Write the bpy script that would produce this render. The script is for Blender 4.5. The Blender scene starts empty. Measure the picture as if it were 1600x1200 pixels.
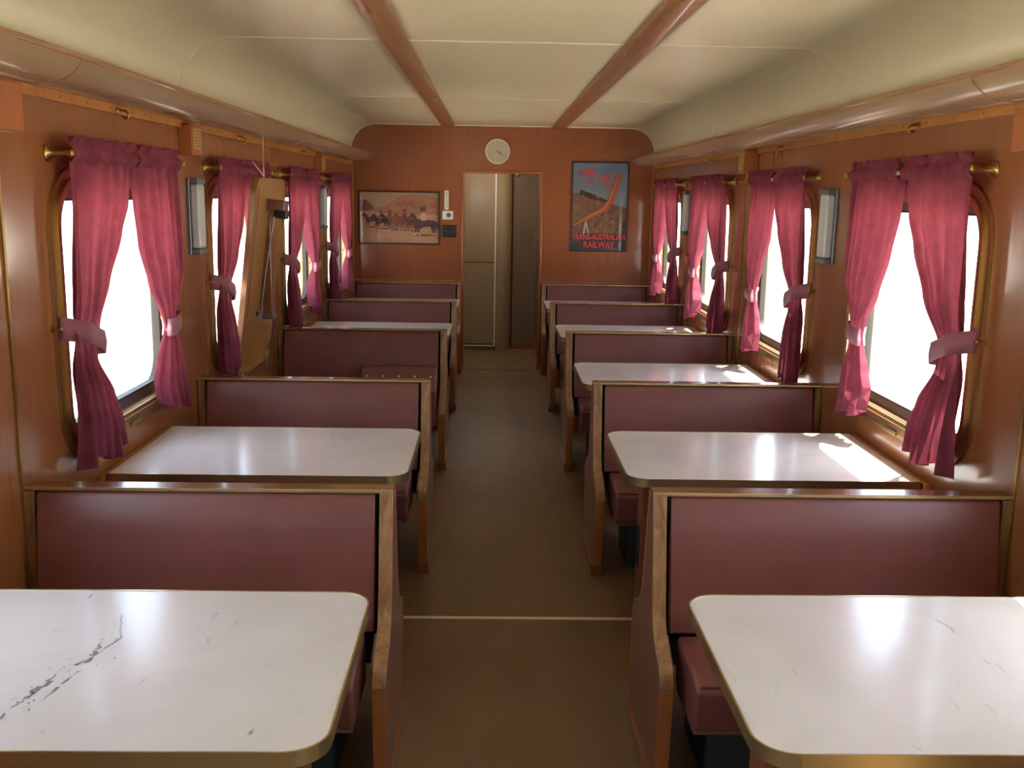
import bpy, bmesh, math, random
from mathutils import Vector, Matrix, noise
from mathutils.geometry import tessellate_polygon
PI = math.pi
random.seed(4)
SC = bpy.context.scene
COL = SC.collection

# ------------------------------------------------------------------ helpers
def link(o, parent=None):
    COL.objects.link(o)
    if parent is not None:
        o.parent = parent
    return o

def obj(name, bm, mats, parent=None, smooth=None, loc=None, bevel=None):
    me = bpy.data.meshes.new(name)
    bm.normal_update()
    bm.to_mesh(me); bm.free()
    if not isinstance(mats, (list, tuple)):
        mats = [mats]
    for m in mats:
        me.materials.append(m)
    o = bpy.data.objects.new(name, me)
    link(o, parent)
    if loc: o.location = loc
    if smooth is not None:
        me.polygons.foreach_set('use_smooth', [True]*len(me.polygons))
        if smooth < 180:
            me.set_sharp_from_angle(angle=math.radians(smooth))
    if bevel:
        b = o.modifiers.new('bevel', 'BEVEL'); b.width = bevel[0]; b.segments = bevel[1]
        b.limit_method = 'ANGLE'; b.angle_limit = math.radians(35)
    return o

def thing(name, label, cat, loc=(0, 0, 0), group=None):
    o = bpy.data.objects.new(name, None); link(o)
    o.location = loc; o.empty_display_size = .05
    o['label'] = label; o['category'] = cat
    if group: o['group'] = group
    return o

def tag(o, label, cat, group=None):
    o['label'] = label; o['category'] = cat
    if group: o['group'] = group
    return o

def struct(name, bm, m, parent=None, **k):
    o = obj(name, bm, m, parent, **k)
    if parent is None: o['kind'] = 'structure'
    return o

def sroot(name, loc=(0, 0, 0)):
    o = bpy.data.objects.new(name, None); link(o); o.location = loc; o['kind'] = 'structure'
    o.empty_display_size = .05
    return o

def dup(root, loc, label, group=None):
    r = root.copy(); COL.objects.link(r); r.location = loc; r['label'] = label
    if group: r['group'] = group
    for ch in list(root.children):
        c = ch.copy(); COL.objects.link(c); c.parent = r
        for g in list(ch.children):
            d = g.copy(); COL.objects.link(d); d.parent = c
    return r

def box(bm, x0, x1, y0, y1, z0, z1, mi=0):
    vs = [bm.verts.new(p) for p in ((x0,y0,z0),(x1,y0,z0),(x1,y1,z0),(x0,y1,z0),(x0,y0,z1),(x1,y0,z1),(x1,y1,z1),(x0,y1,z1))]
    for f in ((0,3,2,1),(4,5,6,7),(0,1,5,4),(1,2,6,5),(2,3,7,6),(3,0,4,7)):
        fc = bm.faces.new([vs[i] for i in f]); fc.material_index = mi
    return vs

def BX(*a, **k):
    bm = bmesh.new(); box(bm, *a, **k); return bm

def tube(bm, pts, r, n=10, closed=False, cap=True, mi=0):
    pts = [Vector(p) for p in pts]; N = len(pts); rings = []
    up = None
    for i, p in enumerate(pts):
        a = pts[i-1] if (i > 0 or closed) else p
        b = pts[(i+1) % N] if (i < N-1 or closed) else p
        t = (b-a).normalized()
        if up is None:
            up = Vector((0,0,1)) if abs(t.z) < .9 else Vector((1,0,0))
        s = t.cross(up).normalized(); up = s.cross(t).normalized()
        rr = r[i] if isinstance(r, (list, tuple)) else r
        rings.append([bm.verts.new(p + (s*math.cos(2*PI*k/n)+up*math.sin(2*PI*k/n))*rr) for k in range(n)])
    for i in range(N if closed else N-1):
        A = rings[i]; B = rings[(i+1) % N]
        for k in range(n):
            f = bm.faces.new((A[k], A[(k+1)%n], B[(k+1)%n], B[k])); f.material_index = mi
    if cap and not closed:
        bm.faces.new(rings[0][::-1]).material_index = mi; bm.faces.new(rings[-1]).material_index = mi

def lathe(bm, prof, axis_o, axis_d, n=24, mi=0):
    """prof: (distance along axis, radius)"""
    d = Vector(axis_d).normalized(); o = Vector(axis_o)
    s = d.orthogonal().normalized(); u = d.cross(s)
    rings = []
    for h, r in prof:
        if r < 1e-6:
            rings.append([bm.verts.new(o+d*h)])
        else:
            rings.append([bm.verts.new(o+d*h+(s*math.cos(2*PI*k/n)+u*math.sin(2*PI*k/n))*r) for k in range(n)])
    for A, B in zip(rings, rings[1:]):
        for k in range(n):
            a, b = A[k % len(A)], A[(k+1) % len(A)]; c, e = B[(k+1) % len(B)], B[k % len(B)]
            vs = []
            for v in (a, b, c, e):
                if v not in vs: vs.append(v)
            if len(vs) > 2:
                bm.faces.new(vs).material_index = mi
    bmesh.ops.recalc_face_normals(bm, faces=bm.faces[:])

def prism(bm, poly, f, t0, t1, mi=0, side_mi=None):
    """poly: 2d list; f(a,b,t)->xyz; solid between t0 and t1"""
    A = [bm.verts.new(f(a, b, t0)) for a, b in poly]; B = [bm.verts.new(f(a, b, t1)) for a, b in poly]
    n = len(poly)
    fs = [bm.faces.new(A), bm.faces.new(B[::-1])]
    for q in fs: q.material_index = mi
    for i in range(n):
        q = bm.faces.new((A[i], B[i], B[(i+1)%n], A[(i+1)%n])); q.material_index = mi if side_mi is None else side_mi
        fs.append(q)
    bmesh.ops.recalc_face_normals(bm, faces=fs)

def rrect(cx, cy, w, h, r, n=8, radii=None):
    R = radii or (r, r, r, r)       # ++ , -+ , -- , +-
    out = []
    for (sx, sy, a0), rr in zip(((1,1,0),(-1,1,90),(-1,-1,180),(1,-1,270)), R):
        for k in range(n+1):
            a = math.radians(a0+90*k/n)
            out.append((cx+sx*(w/2-rr)+rr*math.cos(a), cy+sy*(h/2-rr)+rr*math.sin(a)))
    return out

def ring(bm, outer, inner, f, t0, t1, mi=0):
    n = len(outer); L = []
    for poly, t in ((outer,t0),(inner,t0),(inner,t1),(outer,t1)):
        L.append([bm.verts.new(f(a, b, t)) for a, b in poly])
    fs = []
    for j in range(4):
        A, B = L[j], L[(j+1)%4]
        for i in range(n):
            q = bm.faces.new((A[i], A[(i+1)%n], B[(i+1)%n], B[i])); q.material_index = mi; fs.append(q)
    bmesh.ops.recalc_face_normals(bm, faces=fs)

def slab_with_holes(bm, outer, holes, f, t0, t1):
    loops = [outer]+holes
    flat = [p for l in loops for p in l]
    tris = tessellate_polygon([[Vector((a, b, 0)) for a, b in l] for l in loops])
    A = [bm.verts.new(f(a, b, t0)) for a, b in flat]; B = [bm.verts.new(f(a, b, t1)) for a, b in flat]
    for t in tris:
        bm.faces.new([A[i] for i in t]); bm.faces.new([B[i] for i in reversed(t)])
    k = 0
    for l in loops:
        n = len(l)
        for i in range(n):
            a, b = k+i, k+(i+1)%n
            bm.faces.new((A[a], A[b], B[b], B[a]))
        k += n
    bmesh.ops.recalc_face_normals(bm, faces=bm.faces[:])

def lerp_tab(tab, z):
    tab = sorted(tab)
    if z <= tab[0][0]: return tab[0][1]
    for (a, va), (b, vb) in zip(tab, tab[1:]):
        if z <= b:
            t = (z-a)/(b-a); t = t*t*(3-2*t)*.5+t*.5
            return va+(vb-va)*t
    return tab[-1][1]

# ------------------------------------------------------------------ materials
def srgb(r, g, b):
    return tuple(((c/255)/12.92 if c/255 <= .04045 else ((c/255+.055)/1.055)**2.4) for c in (r, g, b))+(1,)

def mat(name, col, rough=.5, metal=0, spec=.5, coat=0, coat_rough=.05, sheen=0):
    m = bpy.data.materials.new(name); m.use_nodes = True
    b = m.node_tree.nodes['Principled BSDF']
    b.inputs['Base Color'].default_value = col; b.inputs['Roughness'].default_value = rough
    b.inputs['Metallic'].default_value = metal; b.inputs['Specular IOR Level'].default_value = spec
    b.inputs['Coat Weight'].default_value = coat; b.inputs['Coat Roughness'].default_value = coat_rough
    b.inputs['Sheen Weight'].default_value = sheen
    return m

class NT:
    def __init__(s, m):
        s.m = m; s.t = m.node_tree; s.b = s.t.nodes['Principled BSDF']
    def n(s, typ, **k):
        nd = s.t.nodes.new(typ)
        for a, v in k.items():
            if a.startswith('i_'):
                key = a[2:].replace('_', ' ')
                nd.inputs[key].default_value = v
            else: setattr(nd, a, v)
        return nd
    def l(s, a, b): s.t.links.new(a, b)
    def coords(s, scale=(1,1,1), rot=(0,0,0)):
        tc = s.n('ShaderNodeTexCoord'); mp = s.n('ShaderNodeMapping')
        mp.inputs['Scale'].default_value = scale; mp.inputs['Rotation'].default_value = rot
        s.l(tc.outputs['Object'], mp.inputs['Vector']); return mp.outputs[0]
    def noise(s, vec, scale=5, detail=4, rough=.5, dist=0):
        nd = s.n('ShaderNodeTexNoise'); s.l(vec, nd.inputs['Vector'])
        nd.inputs['Scale'].default_value = scale; nd.inputs['Detail'].default_value = detail
        nd.inputs['Roughness'].default_value = rough; nd.inputs['Distortion'].default_value = dist
        return nd.outputs[0]
    def ramp(s, fac, stops):
        r = s.n('ShaderNodeValToRGB'); s.l(fac, r.inputs[0])
        e = r.color_ramp.elements
        while len(e) > 1: e.remove(e[-1])
        e[0].position = stops[0][0]; e[0].color = stops[0][1]
        for p, c in stops[1:]:
            x = e.new(p); x.color = c
        return r.outputs[0]
    def mix(s, fac, a, b, mode='MIX'):
        m = s.n('ShaderNodeMix', data_type='RGBA', blend_type=mode)
        for sock, v in ((m.inputs[0], fac), (m.inputs[6], a), (m.inputs[7], b)):
            if hasattr(v, 'default_value'): s.l(v, sock)
            else: sock.default_value = v
        return m.outputs[2]
    def base(s, c): s.l(c, s.b.inputs['Base Color'])
    def bump(s, h, strength=.2, dist=.002):
        b = s.n('ShaderNodeBump'); b.inputs['Strength'].default_value = strength; b.inputs['Distance'].default_value = dist
        s.l(h, b.inputs['Height']); s.l(b.outputs[0], s.b.inputs['Normal'])
        return b
    def rough(s, f, a, b):
        r = s.n('ShaderNodeMapRange'); s.l(f, r.inputs[0]); r.inputs[3].default_value = a; r.inputs[4].default_value = b
        s.l(r.outputs[0], s.b.inputs['Roughness'])

def g(v): return (v, v, v, 1)

def wood_panel(name, c1, c2, c3, grain=(9, 9, .7), rough=(.16, .3), coat=.35, bump=.05):
    m = mat(name, c1, coat=coat, coat_rough=.08); t = NT(m)
    v = t.coords(grain); n1 = t.noise(v, 2.2, 6, .6, .6)
    v2 = t.coords((1.1, 1.1, .5)); n2 = t.noise(v2, 1.6, 2)
    c = t.ramp(n1, [(.3, c1), (.55, c2), (.75, c3)])
    c = t.mix(t.ramp(n2, [(.35, g(0)), (.7, g(.55))]), c, c3)
    t.base(c); t.rough(n1, *rough)
    v3 = t.coords((1, 1, 1)); w = t.noise(v3, 1.4, 2)
    t.bump(w, bump, .05)
    return m

M = {}
M['wall'] = wood_panel('laminate_wall', srgb(142,88,50), srgb(152,95,54), srgb(128,77,44))
M['endwall'] = wood_panel('laminate_end_wall', srgb(148,84,46), srgb(158,92,52), srgb(134,76,44))
M['orange'] = wood_panel('orange_trim_wood', srgb(168,92,44), srgb(180,104,52), srgb(152,80,38), rough=(.25,.4))
M['batten'] = wood_panel('golden_batten_wood', srgb(178,116,40), srgb(196,130,52), srgb(150,90,32), rough=(.3,.45), coat=.1)
M['beam'] = wood_panel('beam_wood', srgb(148,104,60), srgb(158,114,68), srgb(134,94,54), grain=(9,.7,9), rough=(.18,.32), bump=.15)
M['endgrain'] = wood_panel('worn_edge_wood', srgb(178,138,90), srgb(150,106,64), srgb(104,70,42), grain=(16,16,4), rough=(.3,.5), coat=.2)
M['railwood'] = wood_panel('dark_varnished_rail_wood', srgb(120,76,42), srgb(132,84,46), srgb(96,60,34), grain=(.8,14,14), rough=(.16,.3))
M['edgeorange'] = wood_panel('orange_edge_wood', srgb(172,112,60), srgb(158,98,50), srgb(138,82,44), rough=(.3,.45), coat=.1)
M['panel'] = mat('bench_side_laminate', srgb(116,74,58), .32, coat=.2, coat_rough=.15)
M['olive'] = wood_panel('olive_brown_door_wood', srgb(152,128,96), srgb(160,136,102), srgb(140,118,88), rough=(.12,.2))
M['darkwood'] = wood_panel('dark_door_wood', srgb(118,94,72), srgb(124,100,76), srgb(104,82,62), rough=(.3,.45), coat=.1)
M['underside'] = wood_panel('table_underside_ply', srgb(160,110,48), srgb(170,120,58), srgb(144,96,42), rough=(.3,.4))
M['legwood'] = wood_panel('table_leg_wood', srgb(128,74,42), srgb(138,80,46), srgb(114,64,38), rough=(.3,.4))

def vinyl():
    m = mat('maroon_vinyl', srgb(136,80,74), .36, spec=.45, coat=.12, coat_rough=.25); t = NT(m)
    n1 = t.noise(t.coords(), 3.5, 5, .6); n2 = t.noise(t.coords(), 260, 2)
    t.base(t.ramp(n1, [(.3, srgb(110,62,54)), (.6, srgb(121,69,61)), (.8, srgb(128,78,68))]))
    t.rough(n1, .3, .46); t.bump(n2, .12, .001); return m
M['vinyl'] = vinyl()

def marble():
    m = mat('marble_pattern_laminate', srgb(205,200,198), .2, spec=.5, coat=.25, coat_rough=.12); t = NT(m)
    c0 = t.coords()
    n1 = t.noise(c0, 2.2, 5, .6, .8)
    # diagonal grey flecks
    v = t.coords((7, 1.6, 1), (0, 0, -.75)); n2 = t.noise(v, 4.2, 6, .65, .5)
    v3 = t.coords((1, 1, 1)); n3 = t.noise(v3, 2.6, 3)
    fleck = t.ramp(n2, [(.60, g(0)), (.70, g(.55)), (.8, g(.8))])
    mask = t.ramp(n3, [(.52, g(0)), (.66, g(1))])
    mul = t.mix(1.0, fleck, mask, 'MULTIPLY')
    base = t.ramp(n1, [(.3, srgb(202,196,192)), (.6, srgb(212,207,204)), (.8, srgb(196,190,188))])
    t.base(t.mix(mul, base, srgb(128,120,122))); t.rough(n1, .16, .26); return m
M['marble'] = marble()
M['vein'] = mat('dark_marble_vein', srgb(128,122,126), .3)
M['vein_soft'] = mat('soft_marble_vein', srgb(158,152,154), .3)

def gold(name, c, r=.34):
    m = mat(name, c, r, metal=.95); t = NT(m)
    n = t.noise(t.coords(), 1.5, 1); t.rough(n, r-.03, r+.05); return m
M['gold'] = gold('gold_anodised_metal', srgb(214,200,150), .24)
M['frame'] = gold('window_frame_metal', srgb(190,160,112), .3)
M['brass'] = gold('old_brass', srgb(170,140,78), .28)
M['chrome'] = mat('chrome', srgb(200,200,200), .2, metal=1)
M['steel'] = mat('dull_grey_metal', srgb(120,122,122), .4, metal=.8)
M['whitestrip'] = mat('white_enamel', srgb(230,226,214), .35)
M['string'] = mat('cotton_string', srgb(205,190,160), .9)
M['black'] = mat('black_plastic', srgb(38,34,34), .35)
M['dark'] = mat('dark_gap', srgb(34,26,22), .8)
M['teal'] = mat('teal_painted_metal', srgb(46,54,50), .55)
M['rubber'] = mat('black_rubber_seal', srgb(60,56,52), .6)
M['bronze'] = mat('grille_brass', srgb(196,172,96), .45, metal=.4)
M['plaster'] = mat('lamp_diffuser', srgb(190,196,196), .35)
M['lampmetal'] = mat('lamp_grey_metal', srgb(118,126,134), .35, metal=.5)

def ceil_mat(name, a, b, r0, r1):
    m = mat(name, a, .35, spec=.5); t = NT(m)
    n = t.noise(t.coords((.7, .35, .7)), 1.6, 3); n2 = t.noise(t.coords((.5, 1.6, .5)), 1.3, 1)
    t.base(t.ramp(n, [(.3, a), (.7, b)])); t.b.inputs['Roughness'].default_value = (r0+r1)/2; return m
M['ceiling'] = ceil_mat('cream_ceiling_paint', srgb(222,213,178), srgb(214,205,172), .26, .34)
M['duct'] = ceil_mat('buff_duct_enamel', srgb(164,138,106), srgb(154,128,98), .13, .24)
M['seam'] = mat('cream_cover_strip', srgb(232,220,190), .35)

def floor_mat():
    m = mat('brown_linoleum', srgb(96,74,52), .38, spec=.4); t = NT(m)
    n = t.noise(t.coords(), 1.3, 4, .6); n2 = t.noise(t.coords((1, .25, 1)), 7, 5, .7); n3 = t.noise(t.coords(), 160, 2)
    c = t.ramp(n, [(.3, srgb(110,86,58)), (.7, srgb(124,98,68))])
    c = t.mix(t.ramp(n2, [(.45, g(0)), (.75, g(.35))]), c, srgb(94,74,54))
    t.base(c); t.rough(n2, .3, .5); t.bump(n3, .05, .001); return m
M['floor'] = floor_mat()

def curtain_mat():
    m = bpy.data.materials.new('dusty_pink_curtain_cloth'); m.use_nodes = True
    t = m.node_tree; t.nodes.clear()
    out = t.nodes.new('ShaderNodeOutputMaterial'); mx = t.nodes.new('ShaderNodeMixShader')
    d = t.nodes.new('ShaderNodeBsdfDiffuse'); tr = t.nodes.new('ShaderNodeBsdfTranslucent')
    tc = t.nodes.new('ShaderNodeTexCoord'); n = t.nodes.new('ShaderNodeTexNoise'); r = t.nodes.new('ShaderNodeValToRGB')
    n.inputs['Scale'].default_value = 11; n.inputs['Detail'].default_value = 6; n.inputs['Roughness'].default_value = .65
    t.links.new(tc.outputs['Object'], n.inputs['Vector']); t.links.new(n.outputs[0], r.inputs[0])
    e = r.color_ramp.elements; e[0].position = .32; e[0].color = srgb(114,56,70); e[1].position = .7; e[1].color = srgb(146,76,90)
    t.links.new(r.outputs[0], d.inputs[0])
    tr.inputs[0].default_value = srgb(166,74,88)
    mx.inputs[0].default_value = .2
    t.links.new(d.outputs[0], mx.inputs[1]); t.links.new(tr.outputs[0], mx.inputs[2]); t.links.new(mx.outputs[0], out.inputs[0])
    return m
M['cloth'] = curtain_mat()
M['band'] = mat('tieback_cloth', srgb(150,90,104), .7, sheen=.2)

def glass_mat(name, tint):
    m = bpy.data.materials.new(name); m.use_nodes = True
    t = m.node_tree; t.nodes.clear()
    out = t.nodes.new('ShaderNodeOutputMaterial'); mx = t.nodes.new('ShaderNodeMixShader')
    tr = t.nodes.new('ShaderNodeBsdfTransparent'); gl = t.nodes.new('ShaderNodeBsdfGlossy'); fr = t.nodes.new('ShaderNodeFresnel')
    tr.inputs[0].default_value = tint; gl.inputs['Roughness'].default_value = .02; fr.inputs[0].default_value = 1.45
    ge = t.nodes.new('ShaderNodeNewGeometry'); inv = t.nodes.new('ShaderNodeMath'); inv.operation = 'SUBTRACT'; inv.inputs[0].default_value = 1
    mu = t.nodes.new('ShaderNodeMath'); mu.operation = 'MULTIPLY'
    t.links.new(ge.outputs['Backfacing'], inv.inputs[1]); t.links.new(inv.outputs[0], mu.inputs[0]); t.links.new(fr.outputs[0], mu.inputs[1])
    t.links.new(mu.outputs[0], mx.inputs[0]); t.links.new(tr.outputs[0], mx.inputs[1]); t.links.new(gl.outputs[0], mx.inputs[2])
    t.links.new(mx.outputs[0], out.inputs[0]); return m
M['glass'] = glass_mat('window_glass', (.93,.95,.94,1))
M['picglass'] = glass_mat('picture_glazing', (.97,.97,.97,1))

# ------------------------------------------------------------------ dimensions
XL, XR = -1.30, 1.50           # side walls
YE, YB = 9.41, -2.6            # end wall, rear wall
ZC = 2.268                     # flat ceiling
HB = .825                      # bench top
HT = .713                      # table top
AL, AR = -.268, .468           # aisle faces of the benches
BAY = 1.683
BC = [2.735+BAY*k for k in range(4)]
TC = [1.90, 3.583, 5.266, 6.949, 8.63]
WC = [3.545+1.62*k for k in range(4)]

# ------------------------------------------------------------------ shell
floor = bmesh.new(); box(floor, XL-.1, XR+.1, YB-.1, 11.4, -.08, 0)
struct('floor', floor, M['floor'])

win_y = [WC[0]-1.66*2, WC[0]-1.66]+WC
win_y = [WC[0]-1.66*3]+win_y
WZ, WH, WW = 1.255, .83, 1.06
def side_wall(name, X, s):
    outer = [(YB-.1, 0), (YE+.02, 0), (YE+.02, 2.34), (YB-.1, 2.34)]
    holes = [rrect(y, WZ, WW, WH, .15)[::-1] for y in win_y]
    bm = bmesh.new()
    slab_with_holes(bm, outer, holes, lambda a, b, t: (X+s*t, a, b), 0, .085)
    return struct(name, bm, M['wall'])
side_wall('wall_left', XL, -1); side_wall('wall_right', XR, 1)

# end wall with the doorway cut out
DX0, DX1, DZ = -.256, .449, 1.839
bm = bmesh.new()
poly = [(XL-.1, 0), (DX0, 0), (DX0, DZ), (DX1, DZ), (DX1, 0), (XR+.1, 0), (XR+.1, 2.34), (XL-.1, 2.34)]
slab_with_holes(bm, poly, [], lambda a, b, t: (a, YE+t, b), 0, .05)
struct('wall_end', bm, M['endwall'])
# rear wall with a small door window opening
bm = bmesh.new()
slab_with_holes(bm, [(XL-.1, 0), (XR+.1, 0), (XR+.1, 2.34), (XL-.1, 2.34)], [rrect(-.32, 1.58, .42, .5, .06)[::-1]], lambda a, b, t: (a, YB-t, b), 0, .05)
struct('wall_rear', bm, M['endwall'])
bm = bmesh.new(); ring(bm, rrect(-.32, 1.58, .46, .54, .08), rrect(-.32, 1.58, .40, .48, .05), lambda a, b, t: (a, YB-t, b), -.01, .06)
w = sroot('window_9', (0, 0, 0)); obj('window_frame', bm, M['frame'], w)
bm = bmesh.new(); prism(bm, rrect(-.32, 1.58, .41, .49, .05), lambda a, b, t: (a, YB-t, b), .02, .024); obj('window_pane', bm, M['glass'], w)

# ceiling: flat centre, quarter-round coves down to the side walls
def ceil_profile(off=0):
    R = .235; pts = []
    for k in range(15):
        a = PI-(PI/2)*k/14
        pts.append((XL+R+(R+off)*math.cos(a), ZC-R+(R+off)*math.sin(a)))
    for k in range(15):
        a = PI/2-(PI/2)*k/14
        pts.append((XR-R+(R+off)*math.cos(a), ZC-R+(R+off)*math.sin(a)))
    return pts
bm = bmesh.new()
pr = ceil_profile(); outp = [(XR+.085, ZC-.235), (XR+.085, 2.36), (XL-.085, 2.36), (XL-.085, ZC-.235)]
prism(bm, pr+outp, lambda a, b, t: (a, t, b), YB-.05, YE+.01)
struct('ceiling', bm, M['ceiling'], smooth=30)
for i, y in enumerate((1.75, 4.305, 6.802)):
    bm = bmesh.new(); a = ceil_profile(-.003)
    inner = a; outer = ceil_profile(.002)
    prism(bm, inner+outer[::-1], lambda p, q, t: (p, t, q), y-.005, y+.005)
    struct('trim_%d' % (i+1), bm, M['seam'], smooth=30)
bm = bmesh.new(); prism(bm, ceil_profile(-.008)+ceil_profile(.002)[::-1], lambda p, q, t: (p, t, q), YE-.012, YE+.002)
struct('trim_4', bm, M['seam'], smooth=30)

# two long ceiling beams
def beam(x0, x1, label):
    bm = bmesh.new(); c = .016
    poly = [(x0, ZC+.004), (x0+.008, ZC-.020), (x0+.03, ZC-.032), (x1-.03, ZC-.032), (x1-.008, ZC-.020), (x1, ZC+.004)]
    prism(bm, poly, lambda a, b, t: (a, t, b), YB, YE)
    return tag(obj('ceiling_beam', bm, M['beam'], smooth=50), label, 'beam', 'beams running along the ceiling')
beam(-.470, -.345, 'long varnished wooden beam along the ceiling, left of the clock')
beam(.536, .671, 'long varnished wooden beam along the ceiling, right of the clock')

# curved duct below each cove, battens, seams
def duct(X, s, label):
    r = thing('luggage_duct', label, 'duct', (X, 0, 0), 'curved ducts along the side walls')
    prof = [(.001, 1.935), (.04, 1.925), (.10, 1.918), (.14, 1.921), (.17, 1.932), (.192, 1.948), (.208, 1.966), (.217, 1.982)]
    inn = [(.209, 1.986), (.199, 1.972), (.184, 1.956), (.165, 1.941), (.138, 1.931), (.10, 1.928), (.04, 1.935), (.001, 1.945)]
    bm = bmesh.new(); prism(bm, prof+inn, lambda a, b, t: (-s*a, t, b), YB, YE)
    obj('duct_shell', bm, M['duct'], r, smooth=35)
    bm = bmesh.new(); box(bm, *sorted((-s*.206, -s*.224)), YB, YE, 1.980, 1.994)
    obj('wood_lip', bm, M['beam'], r, bevel=(.003, 2))
    for y in (2.76, 6.07):
        bm = bmesh.new(); o2 = [(a+.0015 if a > .15 else a, b-.0015) for a, b in prof]
        prism(bm, o2+prof[::-1], lambda a, b, t: (-s*a, t, b), y-.003, y+.003)
        obj('duct_joint', bm, M['edgeorange'], r)
duct(XL, -1, 'curved buff duct with wooden lip along the left wall above the curtains')
duct(XR, 1, 'curved buff duct with wooden lip along the right wall above the curtains')

n = 5
for X, s in ((XL, -1), (XR, 1)):
    bm = bmesh.new(); box(bm, *sorted((X-s*.012, X)), YB, YE, 1.900, 1.930)
    for k in range(60):                                   # screw heads
        y = YB+.1+k*.2
        if y < YE-.05: lathe(bm, [(0, .005), (.002, .004), (.002, 0)], (X-s*.012, y, 1.915), (-s, 0, 0), 8, 1)
    struct('trim_%d' % n, bm, [M['batten'], M['brass']]); n += 1
    for y in (2.70, 5.96):
        bm = bmesh.new(); box(bm, *sorted((X-s*.006, X)), y-.006, y+.006, 0, 1.90)
        struct('trim_%d' % n, bm, M['brass']); n += 1
    bm = bmesh.new(); box(bm, *sorted((X-s*.018, X)), YE-.018, YE, .0, 1.93)
    struct('trim_%d' % n, bm, M['orange'], bevel=(.004, 2)); n += 1
# end wall seams and door casing
for x in (DX0, DX1+.012):
    bm = BX(x-.002, x+.002, YE-.002, YE, DZ, ZC); struct('trim_%d' % n, bm, M['edgeorange']); n += 1
bm = bmesh.new()
cs = [(DX0-.022, 0), (DX0-.022, DZ+.022), (DX1+.022, DZ+.022), (DX1+.022, 0), (DX1, 0), (DX1, DZ), (DX0, DZ), (DX0, 0)]
prism(bm, cs, lambda a, b, t: (a, t, b), YE-.012, YE+.06)
struct('trim_%d' % n, bm, M['orange'], bevel=(.003, 2)); n += 1
for a, b in ((XL, DX0-.022), (DX1+.022, XR)):
    struct('trim_%d' % n, BX(a, b, YE-.02, YE, HB+.006, HB+.022), M['orange'], bevel=(.003, 2)); n += 1
# floor strips
struct('trim_%d' % n, BX(AL-.50, AR+.50, 3.698, 3.716, 0, .004), M['seam']); n += 1
struct('trim_%d' % n, BX(DX0, DX1, YE-.01, YE+.02, 0, .003), M['panel']); n += 1

# vestibule behind the doorway
VY = 10.62
struct('wall_vestibule_left', BX(DX0-.12, DX0-.08, YE+.05, 11.3, 0, 2.2), M['darkwood'])
struct('wall_vestibule_right', BX(DX1+.03, DX1+.07, YE+.05, 11.3, 0, 2.2), M['darkwood'])
struct('wall_vestibule_back', BX(-.45, .6, 11.25, 11.3, 0, 2.2), M['darkwood'])
struct('ceiling_vestibule', BX(-.45, .6, YE+.05, 11.3, 2.1, 2.16), M['ceiling'])
d = sroot('door_1', (0, VY, 0))
obj('door_leaf', BX(-.335, .035, 0, .03, .07, 2.08), M['olive'], d, bevel=(.002, 1))
obj('door_bead', BX(.035, .048, -.008, .03, .045, 2.08), M['whitestrip'], d)
obj('bottom_bead', BX(-.335, .035, -.008, .0, .045, .057), M['whitestrip'], d)
obj('panel_joint', BX(-.335, .035, -.002, .0, .94, .945), M['dark'], d)
bm = bmesh.new(); poly = [(.05, 0), (.05, .3), (.24, .3), (.24, .10)]
for k in range(9):
    a = k/8*PI/2; poly.append((.05+.17*math.cos(a)*.9+.02*(k == 0), .10-.10*math.sin(a)))
poly2 = [(.05, .35), (.05, 0), (.10, 0)]
for k in range(1, 9):
    a = k/8*PI/2; poly2.append((.10+.12*math.sin(a), .12-.12*math.cos(a)))
poly2 += [(.22, .35)]
prism(bm, poly2, lambda a, b, t: (a, VY+b, t), 0, 2.08)
struct('trim_%d' % n, bm, M['olive'], smooth=40); n += 1
d = sroot('door_2', (0, VY+.14, 0))
obj('door_leaf', BX(.225, .50, 0, .03, .06, 2.08), M['darkwood'], d, bevel=(.003, 1))
bm = bmesh.new(); lathe(bm, [(0, .02), (.01, .02), (.03, .012), (.045, .014), (.05, 0)], (.27, 0, 1.86), (0, -1, 0), 12)
obj('door_catch', bm, M['chrome'], d, smooth=40)
struct('baseboard_vestibule', BX(-.335, .035, VY+.0, VY+.03, 0, .045), M['darkwood'])
struct('baseboard_vestibule_door', BX(.225, .5, VY+.12, VY+.17, 0, .06), M['legwood'])

# unseen fill lamp added to brighten the vestibule, hidden by the doorway head
vl = thing('vestibule_fill_lamp', 'unseen round fill lamp added on the vestibule ceiling behind the doorway head', 'lamp', (.0, 9.95, 2.10))
bm = bmesh.new(); lathe(bm, [(0, .13), (.02, .13), (.045, .10), (.055, 0)], (0, 0, 0), (0, 0, -1), 24)
lm = mat('fill_lamp_glow', srgb(250,246,235), .4); lm.node_tree.nodes['Principled BSDF'].inputs['Emission Color'].default_value = (1, .97, .9, 1)
lm.node_tree.nodes['Principled BSDF'].inputs['Emission Strength'].default_value = 26
obj('fill_lamp_bowl', bm, lm, vl, smooth=40)

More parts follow.
